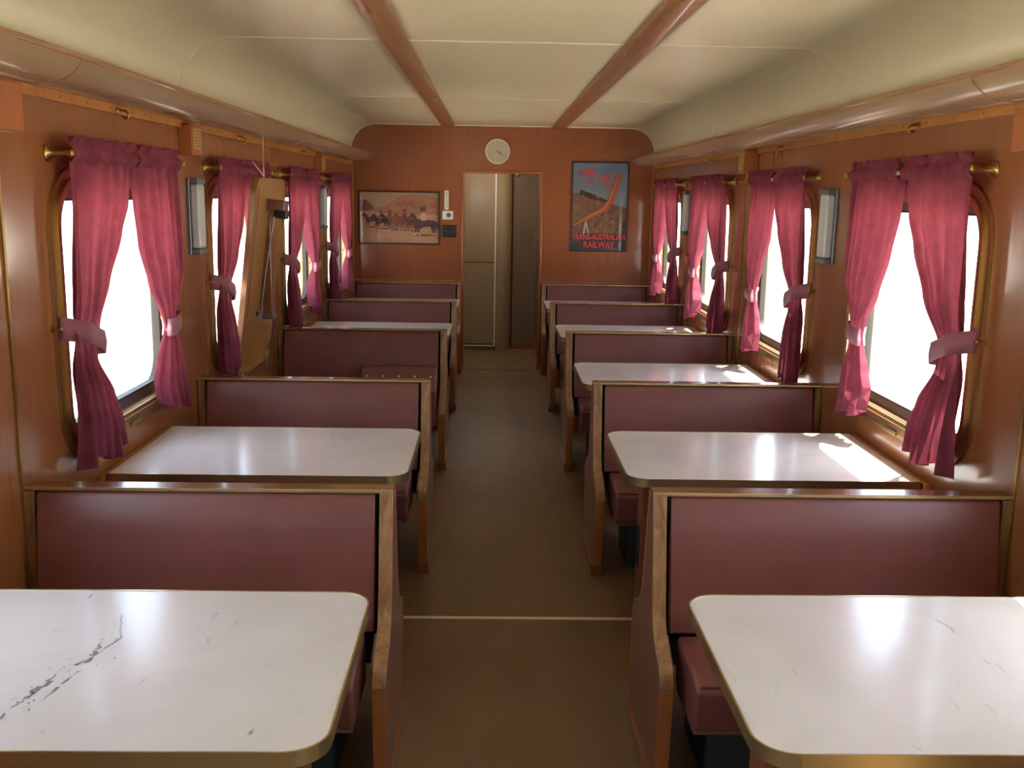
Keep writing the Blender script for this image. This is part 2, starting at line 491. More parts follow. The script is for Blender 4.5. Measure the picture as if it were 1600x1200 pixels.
# ------------------------------------------------------------------ windows
wn = 1
def window(X, s, y):
    global wn
    r = sroot('window_%d' % wn, (X, y, WZ)); wn += 1
    f = lambda a, b, t: (s*t, a, b)
    bm = bmesh.new()
    ring(bm, rrect(0, 0, WW+.09, WH+.08, .19), rrect(0, 0, WW-.045, WH-.045, .13), f, -.012, 0)
    ring(bm, rrect(0, 0, WW, WH, .15), rrect(0, 0, WW-.045, WH-.045, .13), f, -.004, .085)
    ring(bm, rrect(0, 0, WW+.02, WH+.02, .155), rrect(0, 0, WW-.02, WH-.02, .14), f, -.022, -.010)
    obj('window_frame', bm, M['frame'], r, smooth=35)
    bm = bmesh.new()
    ring(bm, rrect(0, 0, WW-.044, WH-.044, .13), rrect(0, 0, WW-.11, WH-.11, .10), f, .035, .06)
    obj('sash', bm, M['steel'], r, smooth=35)
    bm = bmesh.new()
    ring(bm, rrect(0, 0, WW-.109, WH-.109, .10), rrect(0, 0, WW-.125, WH-.125, .095), f, .032, .062)
    obj('seal', bm, M['rubber'], r, smooth=35)
    bm = bmesh.new(); prism(bm, rrect(0, 0, WW-.12, WH-.12, .10), f, .045, .049)
    obj('window_pane', bm, M['glass'], r)
    bm = bmesh.new(); box(bm, *sorted((-s*.018, s*.03)), -.40, .40, -WH/2-.03, -WH/2+.004)
    box(bm, *sorted((-s*.03, -s*.012)), -.05, .05, -WH/2-.028, -WH/2-.012)
    obj('window_sill', bm, M['frame'], r, bevel=(.003, 2))
for y in win_y:
    window(XL, -1, y)
for y in win_y:
    window(XR, 1, y)

# ------------------------------------------------------------------ curtains
ORD = ['nearest', 'second', 'third', 'farthest']
def folds(u, z, seed, amp, nf):
    v = noise.noise(Vector((u*nf*.55+seed*7.3, z*.45, seed*3.1)))
    return amp*(math.sin(2*PI*(u*nf+.18*math.sin(z*2.3+seed)+.6*v)+seed)*.75+.5*math.sin(2*PI*u*nf*1.9+seed*2+z))

def curtain(X, s, yc, near, seed, label, low=.22, behind=False):
    """near: the drape on the camera's side of its window"""
    sy = -1 if near else 1
    rnd = random.Random(seed)
    j = lambda a: rnd.uniform(-a, a)
    if near: OUT = [(1.80, .53), (1.72, .525), (1.35, .53), (1.20, .555), (1.10, .555), (.90, .545+j(.01)), (.76, .54+j(.02))]
    else: OUT = [(1.80, .49), (1.72, .49), (1.35, .475), (1.20, .39), (1.10, .37), (.90, .44+j(.01)), (.76, .48+j(.02))]
    if near:
        INN = [(1.80, .0), (1.72, .005), (1.60, .04), (1.5, .11+j(.02)), (1.35, .25), (1.2, .385+j(.01)), (1.12, .41), (1.0, .41-(.41-low)*.6), (.90, low+.02+j(.02)), (.76, low-.01+j(.02))]
        zt, dz = 1.20, .035
    else:
        INN = [(1.80, .02), (1.72, .02), (1.6, .035), (1.45, .08+j(.02)), (1.3, .17+j(.02)), (1.2, .245), (1.12, .275+j(.015)), (1.0, .20+j(.03)), (.90, .17), (.76, .20+j(.02))]
        zt, dz = 1.14, .012
    if behind:              # trapped behind the folded-up table, its hem swept past the table edge
        INN[-3:] = [(1.0, .45), (.90, .475), (.76, .475)]; OUT[-2:] = [(.90, .55), (.76, .56)]; OUT[-3] = (1.04, .50)
    r = thing('curtain', label, 'curtain', (X, yc, 0), 'pink curtains at the windows')
    base = .054
    NU, NV = 72, 64
    zb = .795+j(.012)
    bm = bmesh.new(); grid = []
    for iv in range(NV+1):
        z = 1.745-(1.745-zb)*iv/NV
        row = []
        o, i = lerp_tab(OUT, z), lerp_tab(INN, z)
        tie = math.exp(-((z-zt)/.07)**2)
        wd = o-i
        amp = (.013+.012*min(1, (1.745-z)/.3))*(1-.55*tie)
        if z < zt: amp *= 1+.5*(zt-z)/.4
        for iu in range(NU+1):
            u = iu/NU
            y = sy*(i+(o-i)*u)
            zz = z
            if z < zb+.25: zz = z+(zb+.25-z)/.25*(.05*(1-u)*(0 if near else 1)+.02*math.sin(u*9+seed))
            d = base+.8*folds(u, z, seed, amp, 5.5 if near else 5)+.012*(1-abs(2*u-1))
            if behind and z < 1.6: d = min(d*.8, .052)
            if u < .06: d -= .02*(1-u/.06)*(1-tie)
            row.append(bm.verts.new((-s*max(d, .016), y, zz)))
        grid.append(row)
    for a, b in zip(grid, grid[1:]):
        for k in range(NU): bm.faces.new((a[k], a[k+1], b[k+1], b[k]))
    obj('drape', bm, M['cloth'], r, smooth=180)
    # rod pocket and gathered ruffle heading
    bm = bmesh.new(); rows = []
    i0, o0 = (.0 if s < 0 else .02, .535) if near else (.02, .495)
    for iv in range(13):
        t = iv/12
        row = []
        for iu in range(121):
            u = iu/120; y = sy*(i0+(o0-i0)*u)
            if t < .5:      # pocket: half-round bulge
                a = t/.5; z = 1.722+.05*a; d = base+.012+.012*math.sin(a*PI)+.004*math.sin(u*70+seed)*math.sin(a*PI)
            else:
                a = (t-.5)/.5
                z = 1.770+.028*a+.008*a*noise.noise(Vector((u*22, seed*1.0, 0)))
                d = base+.012+a*(.020*noise.noise(Vector((u*24+seed, a*.8, 2.2)))+.012*math.sin(u*60+2*math.sin(u*17+seed)))
                y += .006*a*noise.noise(Vector((u*30, 5+seed, 0)))
            row.append(bm.verts.new((-s*d, y, z)))
        rows.append(row)
    for a, b in zip(rows, rows[1:]):
        for k in range(120): bm.faces.new((a[k], a[k+1], b[k+1], b[k]))
    obj('ruffle_heading', bm, M['cloth'], r, smooth=180)
    # tieback band wrapped round the waist, ends at a wall hook
    bm = bmesh.new(); rows = []
    ti, to = lerp_tab(INN, zt-.02)-.012, lerp_tab(OUT, zt)+.015
    N = 40
    for k in range(N+1):
        u = k/N
        if u < .8:
            q = u/.8; y = to-(to-ti)*q; d = .016+(base+.018)*math.sin(min(1, q*3.2)*PI/2)-.012*max(0, q-.85)/.15
        else:
            q = (u-.8)/.2; y = ti+.012*math.sin(q*PI/2)+.03*q*q; d = (base+.022)*(1-q)+.03*q
        zc = zt+dz-2*dz*min(1, u/.8)
        h = .036-.004*math.sin(u*PI)
        rows.append([bm.verts.new((-s*d, sy*y, zc+h)), bm.verts.new((-s*(d+.004), sy*y, zc)), bm.verts.new((-s*d, sy*y, zc-h))])
    for a, b in zip(rows, rows[1:]):
        for k in range(2): bm.faces.new((a[k], a[k+1], b[k+1], b[k]))
    o = obj('tieback', bm, M['band'], r, smooth=180)
    md = o.modifiers.new('thick', 'SOLIDIFY'); md.thickness = .003
    bm = bmesh.new(); lathe(bm, [(0, .012), (.004, .012), (.006, .005), (.022, .005), (.026, .009), (.032, .007), (.034, 0)], (0, sy*(to+.01), zt+dz), (-s, 0, 0), 12)
    obj('tieback_hook', bm, M['brass'], r, smooth=40)
    return r

def curtain_rod(X, s, yc, label):
    r = thing('curtain_rod', label, 'curtain rod', (X, yc, 1.748), 'brass curtain rods over the windows')
    d0 = .060
    bm = bmesh.new(); tube(bm, [(-s*d0, -.52, 0), (-s*d0, .52, 0)], .0085, 12)
    obj('rod', bm, M['whitestrip'], r, smooth=40)
    for sg in (-1, 1):
        bm = bmesh.new()
        lathe(bm, [(0, .026), (.004, .026), (.008, .018), (.012, .016), (.02, .011), (.05, .0075), (.052, .008), (.06, .011), (.074, .012), (.078, .008), (.080, 0)], (0, sg*.535, 0), (-s, 0, 0), 20)
        obj('bracket', bm, M['brass'], r, smooth=40)
for side, X, s in (('left', XL, -1), ('right', XR, 1)):
    for k, yc in enumerate(WC):
        curtain(X, s, yc, True, k*3+(1 if s < 0 else 20), 'pink tied-back curtain on the camera side of the %s window on the %s wall' % (ORD[k], side), .22 if k == 0 else .30)
        curtain(X, s, yc, False, k*3+(2 if s < 0 else 21), 'pink tied-back curtain on the far side of the %s window on the %s wall' % (ORD[k], side), behind=(s < 0 and k == 1))
        curtain_rod(X, s, yc, 'brass-ended curtain rod above the %s window on the %s wall' % (ORD[k], side))

# ------------------------------------------------------------------ wall fittings
def wall_lamp(X, s, y, label):
    r = thing('wall_lamp', label, 'lamp', (X, y, 1.535), 'unlit wall lamps between the windows')
    obj('lamp_back', BX(*sorted((0, -s*.012)), -.066, .066, -.162, .162), M['lampmetal'], r, bevel=(.002, 1))
    bm = bmesh.new(); prism(bm, rrect(0, 0, .10, .275, .012, 4), lambda a, b, t: (-s*t, a, b), .010, .046)
    obj('lamp_cover', bm, M['plaster'], r, smooth=40, bevel=(.008, 3))
    for z0 in (-.162, .138):
        obj('end_cap', BX(*sorted((-s*.010, -s*.048)), -.058, .058, z0, z0+.024), M['lampmetal'], r, bevel=(.004, 2))
wall_lamp(XL, -1, 4.41, 'unlit grey wall lamp between the two nearest windows on the left wall')
wall_lamp(XL, -1, 7.70, 'unlit grey wall lamp between the two farthest windows on the left wall')
wall_lamp(XR, 1, 4.42, 'unlit grey wall lamp between the two nearest windows on the right wall')
wall_lamp(XR, 1, 7.66, 'unlit grey wall lamp between the two farthest windows on the right wall')

def vent_box(X, s, y, label, dep=.055, grille=True):
    r = thing('vent_box', label, 'vent box', (X, y, 1.86), 'small wooden vent boxes under the ducts')
    obj('box_body', BX(*sorted((0, -s*dep)), -.07, .07, -.07, .056), M['orange'], r, bevel=(.003, 1))
    if not grille: return r
    obj('grille', BX(*sorted((-s*dep, -s*(dep+.004))), -.05, .05, -.045, .04), M['bronze'], r)
    bm = bmesh.new()
    for i in range(5):
        for j in range(6):
            y0 = -.042+i*.0175; z0 = -.038+j*.0125
            box(bm, *sorted((-s*(dep+.004), -s*(dep+.005))), y0+.002, y0+.012, z0+.002, z0+.007)
    obj('grille_holes', bm, M['legwood'], r)
    return r
vent_box(XL, -1, 2.69, 'plain wooden box under the left duct, nearest the camera', grille=False)
vent_box(XL, -1, 4.34, 'wooden vent box with brass grille above the nearest lamp on the left wall')
vent_box(XL, -1, 7.55, 'wooden vent box high on the left wall between the two farthest windows')
vent_box(XR, 1, 2.76, 'plain wooden box under the right duct, nearest the camera', grille=False)
vent_box(XR, 1, 5.80, 'wooden vent box with brass grille under the right duct between second and third windows', .08)

HW = {0: 'nearest', 1: 'second', 2: 'third', 3: 'farthest'}
for side, X, s, ys in (('left', XL, -1, (3.56, 5.22, 6.90)), ('right', XR, 1, (3.56, 5.20, 6.84))):
    for k, y in enumerate(ys):
        bm = bmesh.new()
        lathe(bm, [(0, .012), (.003, .012), (.006, .006), (.012, .005)], (0, 0, 0), (-s, 0, 0), 14)
        tube(bm, [(-s*.010, 0, 0), (-s*.028, 0, -.002), (-s*.038, 0, -.012), (-s*.036, 0, -.024), (-s*.026, 0, -.028), (-s*.019, 0, -.02)], .0045, 8)
        o = obj('coat_hook', bm, M['brass'], smooth=45, loc=(X-s*.012, y, 1.912))
        tag(o, 'small brass coat hook on the batten above the %s window on the %s wall' % (HW[k], side), 'hook', 'coat hooks above the windows')

# ------------------------------------------------------------------ end wall things
def mesh_text(name, body, size, m, parent, loc, rot=0, shear=0, ext=.0004, align='CENTER', bold=.0, sx=1):
    cu = bpy.data.curves.new(name, 'FONT'); cu.body = body; cu.size = size; cu.align_x = align; cu.align_y = 'CENTER'
    cu.extrude = ext; cu.shear = shear; cu.offset = bold
    t = bpy.data.objects.new(name, cu); COL.objects.link(t)
    dg = bpy.context.evaluated_depsgraph_get(); me = bpy.data.meshes.new_from_object(t.evaluated_get(dg))
    bpy.data.objects.remove(t); bpy.data.curves.remove(cu)
    me.name = name; me.materials.clear(); me.materials.append(m)
    o = bpy.data.objects.new(name, me); link(o, parent)
    o.matrix_local = Matrix.Translation(loc) @ Matrix.Rotation(PI/2, 4, 'X') @ Matrix.Rotation(rot, 4, 'Z') @ Matrix.Diagonal((sx, 1, 1, 1))
    return o

# clock
ck = thing('wall_clock', 'round cream wall clock above the doorway', 'clock', (.046, YE, 2.036))
bm = bmesh.new(); lathe(bm, [(0, .106), (.02, .108), (.030, .112), (.036, .114), (.040, .110), (.038, .104), (.030, .103)], (0, 0, 0), (0, -1, 0), 48)
obj('clock_case', bm, M['seam'], ck, smooth=40)
bm = bmesh.new(); lathe(bm, [(.028, .104), (.030, .103), (.030, 0)], (0, 0, 0), (0, -1, 0), 48)
obj('clock_face', bm, mat('clock_dial', srgb(200,190,165), .5), ck)
bm = bmesh.new()
for k in range(12):
    a = k*PI/6; c, sn = math.cos(a), math.sin(a)
    L = .012 if k % 3 else .018
    p = [(.094*sn+.0018*c, .094*c-.0018*sn), (.094*sn-.0018*c, .094*c+.0018*sn), ((.094-L)*sn-.0018*c, (.094-L)*c+.0018*sn), ((.094-L)*sn+.0018*c, (.094-L)*c-.0018*sn)]
    prism(bm, p, lambda a, b, t: (a, -t, b), .030, .0306)
obj('hour_marks', bm, mat('clock_marks', srgb(150,140,120), .6), ck)
for nm, a, L, w_ in (('hour_hand', math.radians(128), .052, .0035), ('minute_hand', math.radians(118), .075, .0022)):
    c, sn = math.cos(a), math.sin(a); T = .012
    p = [(-T*sn+w_*c, -T*c-w_*sn), (-T*sn-w_*c, -T*c+w_*sn), (L*sn-w_*.5*c, L*c+w_*.5*sn), (L*sn+w_*.5*c, L*c-w_*.5*sn)]
    bm = bmesh.new(); prism(bm, p, lambda a, b, t: (a, -t, b), .0325, .0335); obj(nm, bm, M['black'], ck)
bm = bmesh.new(); lathe(bm, [(.030, .006), (.036, .006), (.037, 0)], (0, 0, 0), (0, -1, 0), 16); obj('centre_boss', bm, M['steel'], ck)
bm = bmesh.new(); lathe(bm, [(.0375, .105), (.043, .08), (.046, .04), (.047, 0)], (0, 0, 0), (0, -1, 0), 48); obj('clock_glass', bm, M['picglass'], ck, smooth=180)

def pic_frame(root, w, h, m, fw=.014, dep=.022):
    bm = bmesh.new(); ring(bm, [(w/2, h/2), (-w/2, h/2), (-w/2, -h/2), (w/2, -h/2)], [(w/2-fw, h/2-fw), (-w/2+fw, h/2-fw), (-w/2+fw, -h/2+fw), (w/2-fw, -h/2+fw)], lambda a, b, t: (a, -t, b), 0, dep)
    obj('picture_frame', bm, m, root, bevel=(.002, 2))
    obj('picture_glass', BX(-w/2+fw, w/2-fw, -.0165, -.0155, -h/2+fw, h/2-fw), M['picglass'], root)

class Art:
    """flat picture: thin coloured patches built up in layers"""
    def __init__(s, w, h):
        s.bm = bmesh.new(); s.w = w; s.h = h; s.layer = 0; s.mats = []; s.names = {}
    def m(s, c):
        if c not in s.names:
            s.names[c] = len(s.mats); s.mats.append(mat('print_ink', srgb(*c), .6))
        return s.names[c]
    def poly(s, pts, c, raise_=True):
        """pts in 0..1 (x right, y down)"""
        if raise_: s.layer += 1
        t = .008+s.layer*.00006
        pp = [Vector(((x-.5)*s.w, (.5-y)*s.h, 0)) for x, y in pts]
        tri = tessellate_polygon([pp])
        vs = [s.bm.verts.new((p.x, -t, p.y)) for p in pp]
        for f in tri:
            q = s.bm.faces.new([vs[i] for i in f]); q.material_index = s.m(c)
    def blob(s, cx, cy, rx, ry, c, n=18, rot=0, seed=0, jit=0):
        R = random.Random(seed); pts = []
        for k in range(n):
            a = 2*PI*k/n; f = 1+R.uniform(-jit, jit); x, y = rx*f*math.cos(a), ry*f*math.sin(a)
            pts.append((cx+x*math.cos(rot)-y*math.sin(rot), cy+x*math.sin(rot)+y*math.cos(rot)))
        s.poly(pts, c)
    def line(s, pts, w, c):
        """tapered stroke: w = [widths]; in picture-height units corrected for aspect"""
        asp = s.h/s.w; L, Rr = [], []
        P = [Vector((x/asp, y)) for x, y in pts]
        for i, p in enumerate(P):
            d = (P[min(i+1, len(P)-1)]-P[max(i-1, 0)]).normalized(); nn = Vector((-d.y, d.x))*w[i]/2
            L.append(((p.x+nn.x)*asp, p.y+nn.y)); Rr.append(((p.x-nn.x)*asp, p.y-nn.y))
        s.poly(L+Rr[::-1], c)
    def done(s, parent, name='print'):
        bmesh.ops.recalc_face_normals(s.bm, faces=s.bm.faces[:])
        return obj(name, s.bm, s.mats, parent)

# framed sepia photograph of riders
W_, H_ = .752, .490
pc = thing('framed_picture', 'framed sepia photograph of horse riders on sand, left of the doorway', 'picture', (-.860, YE, 1.421))
A = Art(W_-.024, H_-.024)
A.poly([(0,0),(1,0),(1,1),(0,1)], (196,150,118))
A.poly([(0,0),(1,0),(1,.34),(.6,.36),(0,.36)], (176,146,118))
R_ = random.Random(3)
A.poly([(0,.16),(.06,.15),(.12,.19),(.18,.30),(.22,.36),(0,.38)], (134,84,66))
A.poly([(.15,.33),(.3,.28),(.42,.16),(.52,.07),(.66,.03),(.82,.05),(1,.09),(1,.42),(.5,.44),(.2,.40)], (172,118,90))
A.poly([(.45,.22),(.58,.14),(.72,.18),(.86,.24),(1,.2),(1,.30),(.7,.32)], (156,100,80))
for k in range(26):
    A.blob(R_.uniform(.3,1), R_.uniform(.1,.4), R_.uniform(.02,.05), .008, R_.choice([(148,96,78),(186,134,104)]), 8, R_.uniform(-.5,.5), k, .3)
for k in range(60):
    A.blob(R_.uniform(.03,.97), R_.uniform(.5,.97), R_.uniform(.008,.03), R_.uniform(.004,.009), R_.choice([(176,130,100),(206,166,134),(186,140,110)]), 8, 0, k, .3)
def horse(x, y, S, face, c, rider=None, seed=0):
    """side-on / three-quarter horse; x,y = chest centre; S = body length"""
    q = face; asp = (H_-.024)/(W_-.024)
    X = lambda a: x+q*a*S; Y = lambda b: y+b*S/asp
    A.blob(X(-.1), Y(.52), .5*S, .045*S/asp, (120,80,62), 14)                                   # shadow on the sand
    A.poly([(X(.32),Y(-.12)),(X(.1),Y(-.17)),(X(-.25),Y(-.14)),(X(-.45),Y(-.13)),(X(-.55),Y(.0)),(X(-.5),Y(.14)),(X(-.2),Y(.13)),(X(.1),Y(.17)),(X(.3),Y(.12)),(X(.38),Y(0))], c)
    A.poly([(X(.18),Y(-.14)),(X(.42),Y(-.42)),(X(.50),Y(-.46)),(X(.54),Y(-.40)),(X(.70),Y(-.22)),(X(.66),Y(-.17)),(X(.52),Y(-.26)),(X(.40),Y(.02))], c)
    for a, b in ((.30,.34),(.20,.16),(-.38,-.44),(-.50,-.56)):
        A.line([(X(a),Y(.08)),(X((a+b)/2+.02),Y(.3)),(X(b),Y(.5))], [.13*S/asp,.06*S/asp,.05*S/asp], c)
        A.line([(X(b+.002),Y(.42)),(X(b),Y(.52))], [.055*S/asp]*2, (214,184,156))
    A.line([(X(-.52),Y(-.1)),(X(-.62),Y(.1)),(X(-.60),Y(.28))], [.05*S/asp,.08*S/asp,.03*S/asp], (66,40,36))
    if rider:
        A.line([(X(-.02),Y(-.10)),(X(.1),Y(.06)),(X(.08),Y(.22))], [.14*S/asp,.12*S/asp,.08*S/asp], (92,64,60))
        A.poly([(X(-.12),Y(-.12)),(X(-.14),Y(-.34)),(X(-.06),Y(-.48)),(X(.06),Y(-.48)),(X(.12),Y(-.34)),(X(.10),Y(-.12))], rider)
        A.line([(X(.04),Y(-.40)),(X(.18),Y(-.24)),(X(.3),Y(-.22))], [.07*S/asp,.06*S/asp,.05*S/asp], rider)
        A.blob(X(0), Y(-.55), .07*S, .08*S/asp, (110,66,52), 12)
        A.poly([(X(-.14),Y(-.58)),(X(.14),Y(-.58)),(X(.07),Y(-.62)),(X(.05),Y(-.69)),(X(-.06),Y(-.69)),(X(-.07),Y(-.62))], (70,44,38))
horse(.15,.54,.19,-1,(96,46,38)); horse(.27,.56,.19,-1,(60,36,34),(150,90,76)); horse(.38,.55,.19,-1,(72,40,36),(112,66,56))
horse(.46,.57,.20,-1,(140,80,54)); horse(.57,.56,.22,-1,(134,66,42),(128,62,48)); horse(.67,.58,.21,-1,(104,52,40))
horse(.81,.60,.29,-1,(78,50,52),(190,160,138))
A.done(pc); pic_frame(pc, W_, H_, mat('dark_brown_frame', srgb(58,34,24), .35))

# travel poster
W_, H_ = .530, .822
ps = thing('railway_poster', 'framed railway travel poster with red lettering, right of the doorway', 'poster', (1.003, YE, 1.548))
A = Art(W_-.02, H_-.02)
A.poly([(0,0),(1,0),(1,1),(0,1)], (118,136,152))
A.poly([(0,.0),(1,0),(1,.1),(0,.14)], (108,132,156)); A.poly([(0,.3),(1,.3),(1,.5),(0,.5)], (128,142,150))
A.poly([(0,.34),(.08,.34),(.2,.35),(.4,.41),(.62,.45),(.85,.48),(1,.51),(1,.82),(0,.82)], (124,90,62))
A.poly([(.14,.30),(.66,.42),(.66,.47),(.4,.42),(.12,.36)], (58,56,50))
A.line([(.14,.30),(.4,.355),(.66,.42)], [.008,.008,.008], (150,142,110))
R_ = random.Random(8)
for k in range(110):
    A.blob(R_.uniform(.02,.98), R_.uniform(.47,.80), R_.uniform(.01,.035), R_.uniform(.006,.016), R_.choice([(138,98,58),(70,58,42),(124,72,46),(64,74,58),(150,118,74),(92,66,46)]), 8, R_.uniform(0,3), k, .35)
for k in range(12):
    A.blob(R_.uniform(.02,.5), R_.uniform(.38,.52), .04, .012, (150,106,54), 9, .4, k, .3)
A.poly([(0,.80),(1,.80),(1,1),(0,1)], (54,52,54))
A.line([(.02,.715),(.12,.68),(.30,.62),(.50,.555),(.62,.50),(.70,.42),(.76,.30),(.82,.19),(.85,.11)], [.018,.03,.05,.06,.075,.07,.06,.05,.03], (170,86,44))
A.line([(.04,.708),(.30,.61),(.50,.545),(.61,.49),(.68,.41),(.74,.29),(.83,.12)], [.006,.012,.014,.016,.016,.014,.008], (204,124,70))
A.poly([(.20,.82),(.235,.665),(.26,.665),(.32,.80),(.29,.80),(.255,.71),(.235,.80),(.22,.82)], (176,176,170))
A.done(ps)
red = mat('poster_red_ink', srgb(226,66,66), .5)
w2, h2 = W_-.02, H_-.02
def at(px, py): return ((px-.5)*w2, -.0085-.00006*200, (.5-py)*h2)
mesh_text('lettering', 'THERE', .076, red, ps, at(.24,.115), math.radians(7), .25, bold=.0009, sx=.74)
mesh_text('lettering', 'and', .058, red, ps, at(.30,.205), math.radians(8), .35, bold=.0008)
mesh_text('lettering', 'BACK', .082, red, ps, at(.60,.165), math.radians(8), .25, bold=.0009, sx=.70)
mesh_text('lettering', 'by', .068, red, ps, at(.645,.245), math.radians(4), .3, bold=.0008)
mesh_text('lettering', 'TRANS-AUSTRALIAN', .072, red, ps, at(.5,.845), 0, 0, bold=.0009, sx=.75)
mesh_text('lettering', 'RAILWAY', .08, red, ps, at(.5,.935), 0, 0, bold=.0009, sx=.85)
pic_frame(ps, W_, H_, mat('near_black_frame', srgb(40,30,34), .3), .010, .022)

# small things beside the picture
t_ = thing('thermometer', 'narrow pale thermometer strip on the end wall beside the horse picture', 'thermometer', (-.420, YE, 1.590))
bm = bmesh.new(); prism(bm, rrect(0, 0, .040, .178, .012, 5), lambda a, b, t: (a, -t, b), 0, .010); obj('thermometer_back', bm, M['seam'], t_, smooth=40)
bm = bmesh.new(); tube(bm, [(0, -.013, -.07), (0, -.013, .07)], .0035, 8); obj('thermometer_tube', bm, M['plaster'], t_, smooth=40)
t_ = thing('light_switch', 'square white metal switch plate under the thermometer', 'switch', (-.409, YE, 1.452))
bm = bmesh.new(); prism(bm, rrect(0, 0, .100, .080, .006, 4), lambda a, b, t: (a, -t, b), 0, .010); obj('switch_plate', bm, M['whitestrip'], t_, bevel=(.003, 2))
bm = bmesh.new(); lathe(bm, [(.01, .022), (.016, .021), (.018, .012), (.028, .010), (.030, 0)], (.008, 0, 0), (0, -1, 0), 20); obj('switch_knob', bm, M['steel'], t_, smooth=40)
t_ = thing('socket_plate', 'black rectangular socket plate below the white switch', 'socket', (-.394, YE, 1.304))
bm = bmesh.new(); prism(bm, rrect(0, 0, .132, .112, .006, 4), lambda a, b, t: (a, -t, b), 0, .012); obj('plate', bm, M['black'], t_, bevel=(.003, 2))
for x in (-.032, .032):
    bm = bmesh.new(); lathe(bm, [(.012, .022), (.018, .021), (.018, .016), (.013, .015), (.013, 0)], (x, 0, 0), (0, -1, 0), 18); obj('socket_ring', bm, M['rubber'], t_, smooth=40)

# ------------------------------------------------------------------ benches
def panel_profile():
    """side view (dy, z), front half; mirrored for the far seat"""
    f = [(-.032, HB-.004), (-.048, .74), (-.076, .60), (-.094, .51), (-.104, .480), (-.118, .458), (-.140, .438), (-.170, .421), (-.205, .407), (-.236, .392),
         (-.254, .372), (-.262, .345), (-.261, .30), (-.248, .18), (-.232, 0)]
    return f
def bench(yc, xa, xw, label, grp, single=False):
    """xa: aisle face x, xw: wall x; local origin at aisle face on the floor"""
    s = 1 if xw > xa else -1                 # towards the wall
    r = thing('bench_seat', label, 'bench seat', (xa, yc, 0), grp)
    L = abs(xw-xa)
    T = .037
    f = panel_profile()
    prof = f+([(.0, 0), (.0, HB-.004)] if single else [(-a, b) for a, b in f][::-1])
    Xs = lambda a: s*a
    bm = bmesh.new(); prism(bm, prof, lambda a, b, t: (Xs(t), a, b), 0.0, T-.004)
    obj('end_panel', bm, M['panel'], r, smooth=25)
    # solid wood edging round the panel: tan above the seat, orange below
    def edging(pts, name, m):
        bm = bmesh.new(); q = []
        for i, p in enumerate(pts):
            a = pts[max(i-1, 0)]; b = pts[min(i+1, len(pts)-1)]
            d = Vector((b[0]-a[0], b[1]-a[1])).normalized(); nn = Vector((d.y, -d.x))
            q.append(nn)
        sg = 1 if pts[0][0] > 0 else -1
        # outward normal must point away from the panel centre
        if q[0].x*sg < 0: q = [-v for v in q]
        outp = [(p[0]+v.x*.006, p[1]+v.y*.006) for p, v in zip(pts, q)]
        inp = [(p[0]-v.x*.002, p[1]-v.y*.002) for p, v in zip(pts, q)]
        prism(bm, outp+inp[::-1], lambda a, b, t: (Xs(t), a, b), -.0015, T)
        return obj(name, bm, m, r, smooth=45, bevel=(.002, 2))
    edging(f[:12], 'edge_band', M['endgrain']); edging(f[11:], 'lower_edge_band', M['edgeorange'])
    if not single:
        fm = [(-a, b) for a, b in f]
        edging(fm[:12], 'edge_band', M['endgrain']); edging(fm[11:], 'lower_edge_band', M['edgeorange'])
    # skirting shoe on the aisle face
    y1 = 0 if single else .243
    obj('kick_strip', BX(*sorted((Xs(-.010), Xs(T+.004))), -.243, y1, 0, .045), M['legwood'], r, bevel=(.003, 2))
    # top rail: wood with a gold strip on the front edge
    yb = .0 if single else .032
    rw = M['orange'] if single else M['railwood']
    obj('top_rail', BX(*sorted((Xs(-.001), Xs(L-.002))), -.032, yb, HB-.008, HB+.002), rw, r, bevel=(.002, 2))
    obj('rail_edging', BX(*sorted((Xs(-.003), Xs(L-.002))), -.036, -.031, HB-.006, HB+.004), M['gold'], r, bevel=(.0015, 1))
    # core board between the two backrests
    cy = -.010 if single else -.021
    obj('core_board', BX(*sorted((Xs(T-.004), Xs(L-.002))), cy, (0 if single else .021), .30, HB-.009), M['dark'], r)
    # wall-side post
    obj('wall_post', BX(*sorted((Xs(L-.032), Xs(L-.002))), -.036, (0 if single else .036), 0, HB-.009), M['endgrain'], r, bevel=(.003, 2))
    # backrests: padded vinyl, raked
    x0, x1 = T+.012, L-.040
    for sg in ((-1,) if single else (-1, 1)):
        bm = bmesh.new()
        pr = [(.020, HB-.0085), (.032, HB-.010), (.040, HB-.022), (.054, .70), (.078, .56), (.092, .455), (.094, .43), (.05, .425), (.020, .44)]
        prism(bm, [(sg*a, b) for a, b in pr], lambda a, b, t: (Xs(t), a, b), x0, x1)
        o = obj('backrest', bm, M['vinyl'], r, smooth=40, bevel=(.007, 3))
        # seat cushion
        bm = bmesh.new()
        pr = [(.105, .425), (.12, .435), (.30, .432), (.36, .425), (.385, .405), (.378, .30), (.370, .285), (.12, .285), (.105, .30)]
        prism(bm, [(sg*a, b) for a, b in pr], lambda a, b, t: (Xs(t), a, b), x0+.022, x1)
        o = obj('seat_cushion', bm, M['vinyl'], r, smooth=40, bevel=(.010, 3))
        bm = bmesh.new()
        tube(bm, [(Xs(x0+.034), sg*.378, .418), (Xs(x1-.012), sg*.378, .418)], .003, 6)
        obj('seat_piping', bm, M['vinyl'], o)
        # metal bracket between cushion and end panel
        bm = bmesh.new(); pr2 = [(.10, .43), (.16, .40), (.215, .375), (.222, .33), (.19, .33), (.10, .36)]
        prism(bm, [(sg*a, b) for a, b in pr2], lambda a, b, t: (Xs(t), a, b), T, T+.010)
        obj('seat_bracket', bm, M['steel'], r)
        # seat bearer board beneath
        obj('seat_board', BX(*sorted((Xs(x0+.03), Xs(x1))), *sorted((sg*.10, sg*.34)), .262, .286), M['darkwood'], r)
